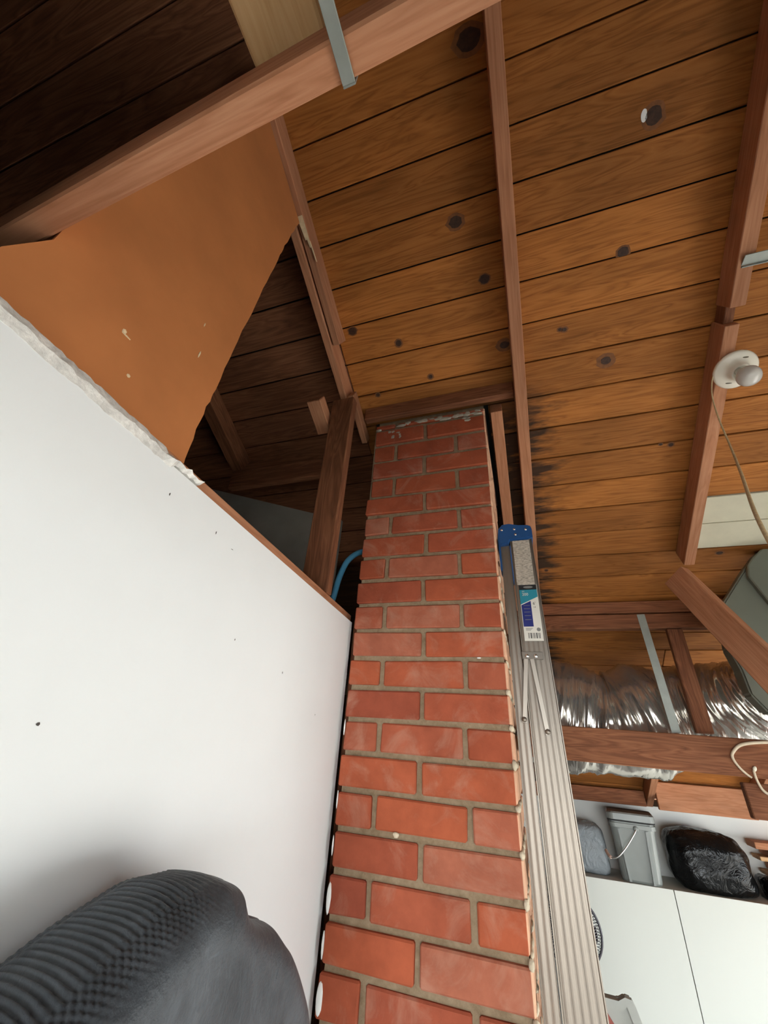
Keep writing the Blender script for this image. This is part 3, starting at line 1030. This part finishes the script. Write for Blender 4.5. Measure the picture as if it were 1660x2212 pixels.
mb = thing('steel_strap', 'short grey steel strap fixed to the right-hand rafter above the lamp holder', 'strap', (0.9, 0.85, 3.2))
zz = RB - 0.52 * 0.852 - 0.004
bm = bmesh.new()
bm_box(bm, (0.692, 0.838, zz - 0.004), (1.30, 0.870, zz - 0.001), 0.0006)
link('web', bm, M_GALV, mb)
bm = bmesh.new()
bm_box(bm, (0.692, 0.868, zz - 0.010), (1.30, 0.871, zz - 0.0005), 0.0006)
link('flange', bm, M_GALV, mb)

# ------------------------------------------------------------------ wall plates, beam and brace at the old eave
tag(abox('upper_plate', (-0.02, 2.100, 2.585), (2.6, 2.140, PB - 0.52 * 2.14 - 0.003), M_BEAM), 'upper brown plate board closing the ends of the rafters', 'plate')
tag(abox('lower_plate', (-0.02, 2.092, 2.512), (2.6, 2.142, 2.578), M_BEAM), 'lower brown plate board, from which the steel duct strap hangs', 'plate')
tag(abox('cripple_stud', (0.630, 2.100, 2.098), (0.690, 2.128, 2.510), M_BEAM, None, 'z'), 'short brown stud between the plates and the cross beam', 'stud')
tag(between('cross_beam', (-0.02, 2.0625, 2.036), (2.6, 2.0625, 1.995), 0.045, 0.125, (0, 0, 1), M_BEAM), 'brown cross beam running right from the ladder in front of the silver duct', 'beam')
tag(abox('hanging_board', (0.710, 2.041, 1.838), (1.6, 2.075, 1.945), M_BEAM), 'brown board under the right end of the cross beam where a cable loops', 'board')
br = tag(between('brace', (0.650, 1.868, 2.672), (0.805, 1.505, 2.0), 0.1, 0.04, (-0.75, -0.6, 0.0), M_RAFTER), 'slanting brace board dropping from the foot of the right-hand rafter', 'brace')

tag(tube('cable', [(1.3, 2.033, 2.072), (0.95, 2.033, 2.077), (0.83, 2.032, 2.078), (0.745, 2.032, 2.066), (0.708, 2.032, 2.040), (0.700, 2.032, 2.018), (0.712, 2.033, 1.990), (0.728, 2.036, 1.972), (0.740, 2.036, 1.962)],
         [0.0055, 0.0055, 0.0055, 0.0055, 0.005, 0.0045, 0.0042, 0.004, 0.0035], M_CABLE), 'cream cable end looped over the right part of the cross beam', 'cable')
cb = thing('cable_hook', 'cream cable curling up to a white tip on the hanging board', 'cable', (0.74, 2.035, 1.95))
tube('wire', [(0.752, 2.034, 1.985), (0.752, 2.033, 1.955), (0.760, 2.030, 1.925), (0.785, 2.028, 1.912), (0.82, 2.028, 1.925), (0.86, 2.03, 1.965), (0.95, 2.03, 1.99)], [0.004, 0.004, 0.0045, 0.005, 0.006, 0.006, 0.006], M_CABLE, cb)
bm = bmesh.new()
bmesh.ops.create_icosphere(bm, subdivisions=2, radius=1.0, matrix=Matrix.Translation((0.757, 2.0335, 1.990)) @ Matrix.Rotation(0.5, 4, 'Y') @ Matrix.Diagonal((0.006, 0.004, 0.0095, 1)))
link('tip', bm, M_CABEND, cb, True)

# ------------------------------------------------------------------ duct work
def flex_duct():
    P = [Vector(p) for p in ((-0.55, 2.43, 2.19), (-0.2, 2.42, 2.20), (0.05, 2.385, 2.185), (0.22, 2.38, 2.155), (0.37, 2.375, 2.130), (0.50, 2.375, 2.160), (0.64, 2.375, 2.190), (0.78, 2.30, 2.215), (0.90, 2.19, 2.25), (0.98, 2.06, 2.29))]
    RAD = [0.235, 0.24, 0.258, 0.244, 0.215, 0.235, 0.202, 0.19, 0.15, 0.085]
    rnd = random.Random(11)
    bm = bmesh.new()
    rings = []
    seg = 72
    ref = Vector((0, 0, 1))
    pts, rads = [], []
    for i in range(len(P) - 1):
        p0, p1, p2, p3 = P[max(i - 1, 0)], P[i], P[i + 1], P[min(i + 2, len(P) - 1)]
        sub = max(4, int((p2 - p1).length / 0.0045))
        for k in range(sub):
            t = k / sub
            pts.append(0.5 * (2 * p1 + (p2 - p0) * t + (2 * p0 - 5 * p1 + 4 * p2 - p3) * t * t + (3 * p1 - p0 - 3 * p2 + p3) * t ** 3))
            rads.append(RAD[i] * (1 - t) + RAD[i + 1] * t)
    arc = 0
    for i, p in enumerate(pts):
        d = (pts[min(i + 1, len(pts) - 1)] - pts[max(i - 1, 0)]).normalized()
        u = (ref - d * ref.dot(d)).normalized()
        w = d.cross(u)
        if i:
            arc += (p - pts[i - 1]).length
        ring = []
        for k in range(seg):
            a = 2 * PI * k / seg
            ca, sa = math.cos(a), math.sin(a)
            q = Vector((arc * 8, ca * 1.3, sa * 1.3))
            q2 = Vector((arc * 38, ca * 1.3, sa * 1.3))
            q3 = Vector((arc * 95, ca * 2.6 + 5, sa * 2.6))
            rr = rads[i] + 0.022 * noise.noise(q) + 0.012 * noise.noise(q2) + 0.0045 * noise.noise(q3) - 0.006 * abs(noise.noise(q2 * 1.7))
            ring.append(bm.verts.new(p + (u * ca + w * sa) * rr))
        rings.append(ring)
    for i, (a, b) in enumerate(zip(rings, rings[1:])):
        for k in range(seg):
            bm.faces.new((a[k], a[(k + 1) % seg], b[(k + 1) % seg], b[k]))
    bm.faces.new(rings[0][::-1])
    bm.faces.new(rings[-1])
    return tag(link('flexible_duct', bm, M_FOIL, None, True), 'crinkled silver foil duct sagging behind the brown cross beam', 'duct')


flex_duct()
bm = bmesh.new()
bm_box(bm, (-0.016, -0.0006, -0.240), (0.016, 0.0006, 0.240), 0.0003)
so_ = tag(link('duct_strap', bm, M_GALV), 'long flat steel strap hanging from the plates in front of the silver duct', 'strap')
so_.matrix_world = Matrix.Translation((0.548, 2.0905, 2.335)) @ Matrix.Rotation(-0.035, 4, 'Y')

pl = thing('duct_plenum', 'grey-green sheet metal duct box behind the slanting brace', 'duct', (1.1, 1.9, 2.2))
bm = bmesh.new()
prism(bm, [(0.950, 2.755), (0.921, 2.724), (0.895, 2.696), (0.763, 2.537), (0.736, 2.375), (0.750, 2.294), (0.752, 2.217), (0.785, 2.159), (1.5, 2.140), (1.5, 2.755)], 1, 1.85, 1.915)
bmesh.ops.bevel(bm, geom=bm.edges[:], offset=0.006, segments=2, affect='EDGES')
link('body', bm, M_SHEET, pl)
bm = bmesh.new()
prism(bm, [(0.955, 2.755), (0.911, 2.716), (0.888, 2.688), (0.876, 2.644), (0.905, 2.544), (0.957, 2.387), (1.10, 2.22), (1.49, 2.20), (1.49, 2.755)], 1, 1.828, 1.852)
bmesh.ops.bevel(bm, geom=bm.edges[:], offset=0.004, segments=1, affect='EDGES')
link('access_panel', bm, M_SHEET, pl)

# ------------------------------------------------------------------ rear of the garage
tag(abox('blocking_board', (0.7425, 3.58, 1.7125), (1.2675, 3.612, 1.866), M_RAFTER), 'reddish blocking board between the two back rafters over the rear wall', 'board')
tag(abox('sill_board', (-0.6, 3.70, 1.7125), (0.695, 3.735, 1.800), M_BEAM), 'dark board along the top of the rear white wall left of the back rafters', 'board')
tag(abox('sunlit_strip', (0.748, 3.40, 1.955), (1.262, 3.44, 1.966), M_PALE), 'pale strip painted as sunlit roof boards above the rear wall', 'sunlit_strip')  # pale wood stands in for sun falling on the boards here

cab = thing('cabinet', 'tall white cabinet at the rear carrying the bucket and black bag', 'cabinet', (0.7, 3.7, 0.0))
CF, CT = 3.45, 1.347
bm = bmesh.new()
bm_box(bm, (0.10, CF + 0.02, 0.0), (1.79, 3.785, CT), 0.002)
link('body', bm, M_CAB, cab)
for a, b in ((0.10, 0.690), (0.694, 1.24), (1.244, 1.79)):
    bm = bmesh.new()
    bm_box(bm, (a, CF, 0.06), (b, CF + 0.018, CT + 0.001), 0.0012)
    link('door', bm, M_CAB, cab)


def rrect(w, d, r, seg=5):
    pts = []
    for cx, cy, a0 in ((w - r, d - r, 0), (-(w - r), d - r, 90), (-(w - r), -(d - r), 180), (w - r, -(d - r), 270)):
        for k in range(seg + 1):
            a = math.radians(a0 + 90 * k / seg)
            pts.append((cx + r * math.cos(a), cy + r * math.sin(a)))
    return pts


def rloft(levels, close=True):
    """loft rounded rectangles: (z, half width, half depth, radius)"""
    bm = bmesh.new()
    rings = []
    for z, w, d, r_ in levels:
        rings.append([bm.verts.new((x, y, z)) for x, y in rrect(w, d, r_)])
    for a, b in zip(rings, rings[1:]):
        n = len(a)
        for k in range(n):
            bm.faces.new((a[k], a[(k + 1) % n], b[(k + 1) % n], b[k]))
    bm.faces.new(rings[0][::-1])
    bm.faces.new(rings[-1])
    return bm


bx, by, bz = 0.555, 3.58, CT
bk = thing('bucket', 'square grey plastic bucket with lid and wire handle on the white cabinet', 'bucket', (bx, by, bz))


def local(o, rot=0.0):
    o.parent = bk
    o.matrix_parent_inverse = Matrix.Identity(4)
    return o


body = local(link('body', rloft([(0.0, 0.102, 0.102, 0.035), (0.012, 0.106, 0.106, 0.035), (0.262, 0.122, 0.122, 0.035), (0.264, 0.130, 0.130, 0.036), (0.285, 0.131, 0.131, 0.036), (0.286, 0.124, 0.124, 0.035), (0.300, 0.125, 0.125, 0.035)]), M_BUCKET))
for s in (-1, 1):
    bm = bmesh.new()
    prism(bm, [(s * 0.062 - 0.006, 0.004), (s * 0.062 + 0.006, 0.004), (s * 0.075 + 0.006, 0.258), (s * 0.075 - 0.006, 0.258)], 1, -0.129, -0.104)
    for v in bm.verts:
        v.co.y -= 0.003 if v.co.z > 0.1 else -0.006
    rb = link('rib', bm, M_BUCKET)
    rb.parent = bk
lid = local(link('lid', rloft([(0.3015, 0.131, 0.131, 0.036), (0.303, 0.134, 0.134, 0.037), (0.335, 0.133, 0.133, 0.037), (0.343, 0.126, 0.126, 0.034), (0.338, 0.116, 0.116, 0.03), (0.338, 0.02, 0.02, 0.01)]), [M_BUCKET, M_LID]))
for p in lid.data.polygons:
    if p.normal.z > 0.7:
        p.material_index = 1
sl = link('lid_gap_shade', rloft([(0.2935, 0.1265, 0.1265, 0.035), (0.2955, 0.1325, 0.1325, 0.036), (0.3010, 0.1325, 0.1325, 0.036), (0.3012, 0.12, 0.12, 0.034)]), M_GAP)  # dark band painted in as the shaded gap under the lid
sl.parent = bk
h = tube('handle', [(0.02, -0.135, 0.262), (0.0, -0.150, 0.235), (-0.06, -0.170, 0.165), (-0.11, -0.175, 0.120), (-0.145, -0.165, 0.112), (-0.165, -0.13, 0.125)], 0.0042, M_WIRE, None, 8)
h.parent = bk
g = tube('grip', [(-0.148, -0.165, 0.112), (-0.162, -0.14, 0.122), (-0.17, -0.11, 0.135)], 0.009, M_GRIP, None, 10)
g.parent = bk
bm = lathe_bm([(0.016, 0.0), (0.015, 0.006), (0.006, 0.009)], 14, (0, -1, 0), (0.02, -0.129, 0.265))
e = link('handle_ear', bm, M_BUCKET, None, True)
e.parent = bk
bk.rotation_euler = (0, 0, math.radians(-7))


def blob(name, mat, center, half, power=3.0, wr=0.03, freq=9.0, seg=(64, 40), flat=0.0, shear=0.0):
    """wrinkled superellipsoid bag resting on its flattened base"""
    bm = bmesh.new()
    rows = []
    for j in range(seg[1] + 1):
        ph = -PI / 2 + PI * j / seg[1]
        row = []
        for i in range(seg[0]):
            th = 2 * PI * i / seg[0]
            def sp_(v):
                return math.copysign(abs(v) ** (2.0 / power), v)
            cp = math.copysign(abs(math.cos(ph)) ** (0.22 if ph < 0 else 2.0 / power), 1)
            p = Vector((cp * sp_(math.cos(th)), cp * sp_(math.sin(th)), sp_(math.sin(ph))))
            k = 1 + wr * (noise.noise(p * freq * 0.35 + Vector(center)) + 0.6 * noise.noise(Vector((p.x * freq, p.y * freq, p.z * freq * 0.5))))
            q = Vector((p.x * half[0] * k, p.y * half[1] * k, p.z * half[2] * k))
            q.z = max(q.z, -half[2] * 0.97)
            q.x += shear * q.z
            row.append(bm.verts.new(q + Vector(center)))
        rows.append(row)
    for a, b in zip(rows, rows[1:]):
        for i in range(seg[0]):
            try:
                bm.faces.new((a[i], a[(i + 1) % seg[0]], b[(i + 1) % seg[0]], b[i]))
            except ValueError:
                pass
    bmesh.ops.remove_doubles(bm, verts=bm.verts[:], dist=1e-5)
    return link(name, bm, mat, None, True)


tag(blob('garbage_bag', M_BAG, (0.935, 3.61, CT + 0.142), (0.205, 0.15, 0.145), 3.2, 0.055, 7.0, shear=-0.10), 'bulging black plastic garbage bag on the white cabinet right of the bucket', 'bag')
tag(blob('garbage_bag', M_BAG, (1.205, 3.60, CT + 0.052), (0.034, 0.10, 0.052), 2.6, 0.07, 9.0, (40, 24)), 'small fold of black plastic bag poking out at the right of the big one', 'bag')
tag(blob('plastic_parcel', M_SILV, (0.290, 3.63, CT + 0.125), (0.098, 0.10, 0.128), 4.5, 0.04, 8.0, shear=-0.08), 'grey plastic-wrapped parcel on the cabinet between ladder and bucket', 'parcel')

woods = ((0.0, 0.022, 1.10, M_RAFTER), (0.024, 0.020, 1.14, M_PALE), (0.046, 0.040, 1.12, M_BEAM), (0.090, 0.022, 1.09, M_PALE),
         (0.114, 0.045, 1.13, M_RAFTER), (0.161, 0.022, 1.07, M_PALE), (0.185, 0.030, 1.12, M_RAFTER), (0.217, 0.035, 1.06, M_RAFTER))
wl = ('lowest brown board of the offcut pile on the cabinet', 'pale thin board second from the bottom of the offcut pile', 'dark thick board in the lower half of the offcut pile',
      'pale strip just below the middle of the offcut pile', 'thick reddish board in the middle of the offcut pile', 'bright pale strip above the middle of the offcut pile',
      'reddish board second from the top of the offcut pile', 'topmost reddish board of the offcut pile beside the black bag')
for k, (z, hgt, x0, mt) in enumerate(woods):
    tag(abox('offcut_board', (x0 + 0.16, 3.62 + 0.01 * (k % 3), CT + 0.0015 + z), (1.75, 3.77 - 0.012 * (k % 2), CT + z + hgt), mt), wl[k], 'board', 'offcut boards stacked on the cabinet')

# pedestal fan half hidden behind the ladder
fn = thing('pedestal_fan', 'dark wire-caged fan half hidden behind the ladder', 'fan', (0.02, 3.15, 0.0))
fcx, fcy, fcz, fr = 0.095, 3.14, 1.175, 0.150
def ring_tube(name, r_, y, rad, mat, par):
    pts = [(fcx + r_ * math.cos(a * PI / 12), y, fcz + r_ * math.sin(a * PI / 12)) for a in range(25)]
    return tube(name, pts, rad, mat, par, 8, 3, False)
cage = ring_tube('cage_rim', fr, fcy, 0.006, M_FANGRILLE, fn)
bm = bmesh.new()
for k in range(72):
    a = 2 * PI * k / 72
    for s in (-1, 1):
        pr = None
        for q in range(6):
            u = q / 5
            rr = 0.03 + (fr - 0.03) * u
            p = Vector((fcx + rr * math.cos(a + 0.25 * u), fcy + s * 0.05 * (1 - u ** 3), fcz + rr * math.sin(a + 0.25 * u)))
            t_ = Vector((-math.sin(a), 0, math.cos(a))) * 0.0017
            cur = [bm.verts.new(p + t_), bm.verts.new(p - t_), bm.verts.new(p + Vector((0, 0.0026, 0)))]
            if pr:
                for i in range(3):
                    bm.faces.new((pr[i], pr[(i + 1) % 3], cur[(i + 1) % 3], cur[i]))
            pr = cur
tag(link('cage_wires', bm, M_FANGRILLE, fn), kind='stuff')
for k in range(3):
    a0 = 2 * PI * k / 3
    bm = bmesh.new()
    g_ = []
    for i in range(5):
        rr = 0.03 + 0.10 * i / 4
        wv = 0.9 * math.sin(PI * (0.15 + 0.7 * i / 4))
        g_.append([bm.verts.new((fcx + rr * math.cos(a0 + wv * s), fcy + 0.015 * s, fcz + rr * math.sin(a0 + wv * s))) for s in (-0.5, 0, 0.5)])
    for a, b in zip(g_, g_[1:]):
        for i in range(2):
            bm.faces.new((a[i], a[i + 1], b[i + 1], b[i]))
    bmesh.ops.solidify(bm, geom=bm.faces[:], thickness=0.003)
    link('blade', bm, M_FANGRILLE, fn, True)
link('motor', lathe_bm([(0.02, -0.03), (0.035, -0.02), (0.04, 0.06), (0.03, 0.12)], 20, (0, 1, 0), (fcx, fcy, fcz)), M_FANRIM, fn, True)
link('pole', lathe_bm([(0.014, 0.02), (0.014, fcz - 0.03)], 14, (0, 0, 1), (fcx, fcy + 0.08, 0.0)), M_FANRIM, fn, True)
link('foot', lathe_bm([(0.16, 0.0), (0.16, 0.012), (0.05, 0.03), (0.02, 0.04)], 28, (0, 0, 1), (fcx, fcy + 0.08, 0.0)), M_FANRIM, fn, True)

# pale plastic chair back at the bottom edge
ch = thing('folding_chair', 'pale grey plastic chair back with red cloth showing beside the ladder foot', 'chair', (0.2, 2.0, 0.0))
bm = bmesh.new()
prism(bm, [(0.06, 1.338), (0.175, 1.335), (0.195, 1.346), (0.214, 1.343), (0.222, 1.33), (0.262, 1.20), (0.275, 0.62), (0.06, 0.62)], 1, 2.0, 2.018)
bmesh.ops.bevel(bm, geom=[e for e in bm.edges], offset=0.004, segments=2, affect='EDGES')
link('back_panel', bm, M_CRATE, ch)
bm = bmesh.new()
prism(bm, [(0.06, 1.338), (0.175, 1.335), (0.195, 1.346), (0.214, 1.343), (0.222, 1.33), (0.262, 1.20), (0.238, 1.195), (0.197, 1.326), (0.185, 1.318), (0.06, 1.322)], 1, 1.985, 2.002)
link('rim', bm, M_CRATE, ch)
bm = bmesh.new()
prism(bm, [(0.06, 1.30), (0.125, 1.318), (0.16, 1.27), (0.175, 1.20), (0.175, 0.7), (0.06, 0.7)], 1, 1.990, 1.9985)
link('cloth', bm, M_RED, ch)
bm = bmesh.new()
bm_box(bm, (0.02, 2.02, 0.60), (0.32, 2.40, 0.63), 0.008)
link('seat', bm, M_CRATE, ch)
for x in (0.05, 0.29):
    for yy in (2.01, 2.37):
        bm = bmesh.new()
        bm_box(bm, (x - 0.012, yy - 0.012, 0.0), (x + 0.012, yy + 0.012, 0.605), 0.002)
        link('leg', bm, M_CRATE, ch)

# ------------------------------------------------------------------ dimpled foam mat in the near corner
def foam_mat():
    prof = [(-0.75, 1.74), (-0.4, 1.74), (-0.1, 1.75), (0.10, 1.764), (0.20, 1.778), (0.30, 1.798), (0.384, 1.824), (0.430, 1.839), (0.475, 1.849), (0.522, 1.850), (0.556, 1.840), (0.578, 1.818), (0.603, 1.803), (0.654, 1.781), (0.697, 1.749), (0.746, 1.704), (0.800, 1.640), (0.835, 1.55), (0.85, 1.40), (0.85, 0.02)]
    # resample by arc length
    pts = []
    for (a, b), (c, d) in zip(prof, prof[1:]):
        L = math.hypot(c - a, d - b)
        st = 0.0013 if a > -0.05 and b > 1.75 else 0.012 if b > 1.4 else 0.05
        n = max(1, int(L / st))
        for k in range(n):
            pts.append((a + (c - a) * k / n, b + (d - b) * k / n))
    pts.append(prof[-1])
    for _ in range(14):
        pts = [pts[0]] + [((pts[i - 1][0] + 2 * pts[i][0] + pts[i + 1][0]) / 4, (pts[i - 1][1] + 2 * pts[i][1] + pts[i + 1][1]) / 4) for i in range(1, len(pts) - 1)] + [pts[-1]]
    XC, HX = -0.405, 0.078
    bm = bmesh.new()
    rows = []
    arc = 0.0
    M_ = 110
    for i, (y, z) in enumerate(pts):
        a = pts[max(i - 1, 0)]
        b = pts[min(i + 1, len(pts) - 1)]
        tx, tz = b[0] - a[0], b[1] - a[1]
        L = math.hypot(tx, tz) or 1
        nx, nz = -tz / L, tx / L                   # outward normal of the outline in (y, z)
        if i:
            arc += math.hypot(pts[i][0] - pts[i - 1][0], pts[i][1] - pts[i - 1][1])
        row = []
        for j in range(M_ + 1):
            ph = -PI / 2 + PI * j / M_
            sx_ = math.copysign(abs(math.sin(ph)) ** 0.8, math.sin(ph)) * HX
            ins = (1 - abs(math.cos(ph)) ** 0.8) * 0.05    # rounding towards the faces
            x = XC + sx_
            # dimples in offset rows across the top edge
            fade = max(0.0, min(1.0, (0.54 - y) / 0.08)) * (1 if y > -0.1 else 0)
            q = 2 * PI * arc / 0.0078
            ridge = math.cos(q) * max(0.0, 1 - max(0.0, abs(ph) - 0.35) / 0.25)
            hexa = math.cos(q + (PI if int((ph + PI) / 0.09) % 2 else 0)) * abs(math.sin((ph + PI) * PI / 0.09)) * max(0.0, min(1.0, (abs(ph) - 0.4) / 0.15)) * max(0.0, min(1.0, (1.15 - abs(ph)) / 0.3))
            amp, s = fade * 0.0016, ridge + 0.9 * hexa
            w = (0.010 - 0.007 * fade) * noise.noise(Vector((x * 6, y * 5, z * 5))) + 0.004 * noise.noise(Vector((x * 22, y * 16, z * 14)))
            off = -ins + amp * s + w * (1.0 if abs(ph) > 0.3 else 0.5)
            row.append(bm.verts.new((min(max(x + 0.6 * w * math.sin(ph), -0.488), 9), y + nx * off, max(z + nz * off, 0.0))))
        rows.append(row)
    for a, b in zip(rows, rows[1:]):
        for j in range(M_):
            bm.faces.new((a[j], a[j + 1], b[j + 1], b[j]))
    # the broad faces
    for j in (0, M_):
        loop = [r_[j] for r_ in rows]
        c0 = bm.verts.new((loop[0].co.x, -0.75, 0.0))
        bm.faces.new(loop + [c0])
    bm.faces.new([v for v in rows[0]] + [bm.verts.new((rows[0][-1].co.x, -0.75, 0.0)), bm.verts.new((rows[0][0].co.x, -0.75, 0.0))])
    bmesh.ops.remove_doubles(bm, verts=bm.verts[:], dist=1e-5)
    bmesh.ops.recalc_face_normals(bm, faces=bm.faces[:])
    o = link('foam_mat', bm, M_MAT, None, True)
    return tag(o, 'dark grey foam mat with a dimpled top edge standing against the white wall', 'mat')


fm = foam_mat()
from mathutils.bvhtree import BVHTree
bvh = BVHTree.FromPolygons([v.co for v in fm.data.vertices], [tuple(p.vertices) for p in fm.data.polygons])
hit = bvh.ray_cast(Vector((0.3, 0.335, 1.795)), Vector((-1, 0, 0)))[0]
lumps('crumb', [(hit.x, hit.y, hit.z, 0.0022, 0.003, 0.0026)], M_MORTAR_LUMP, fm, None, 1)
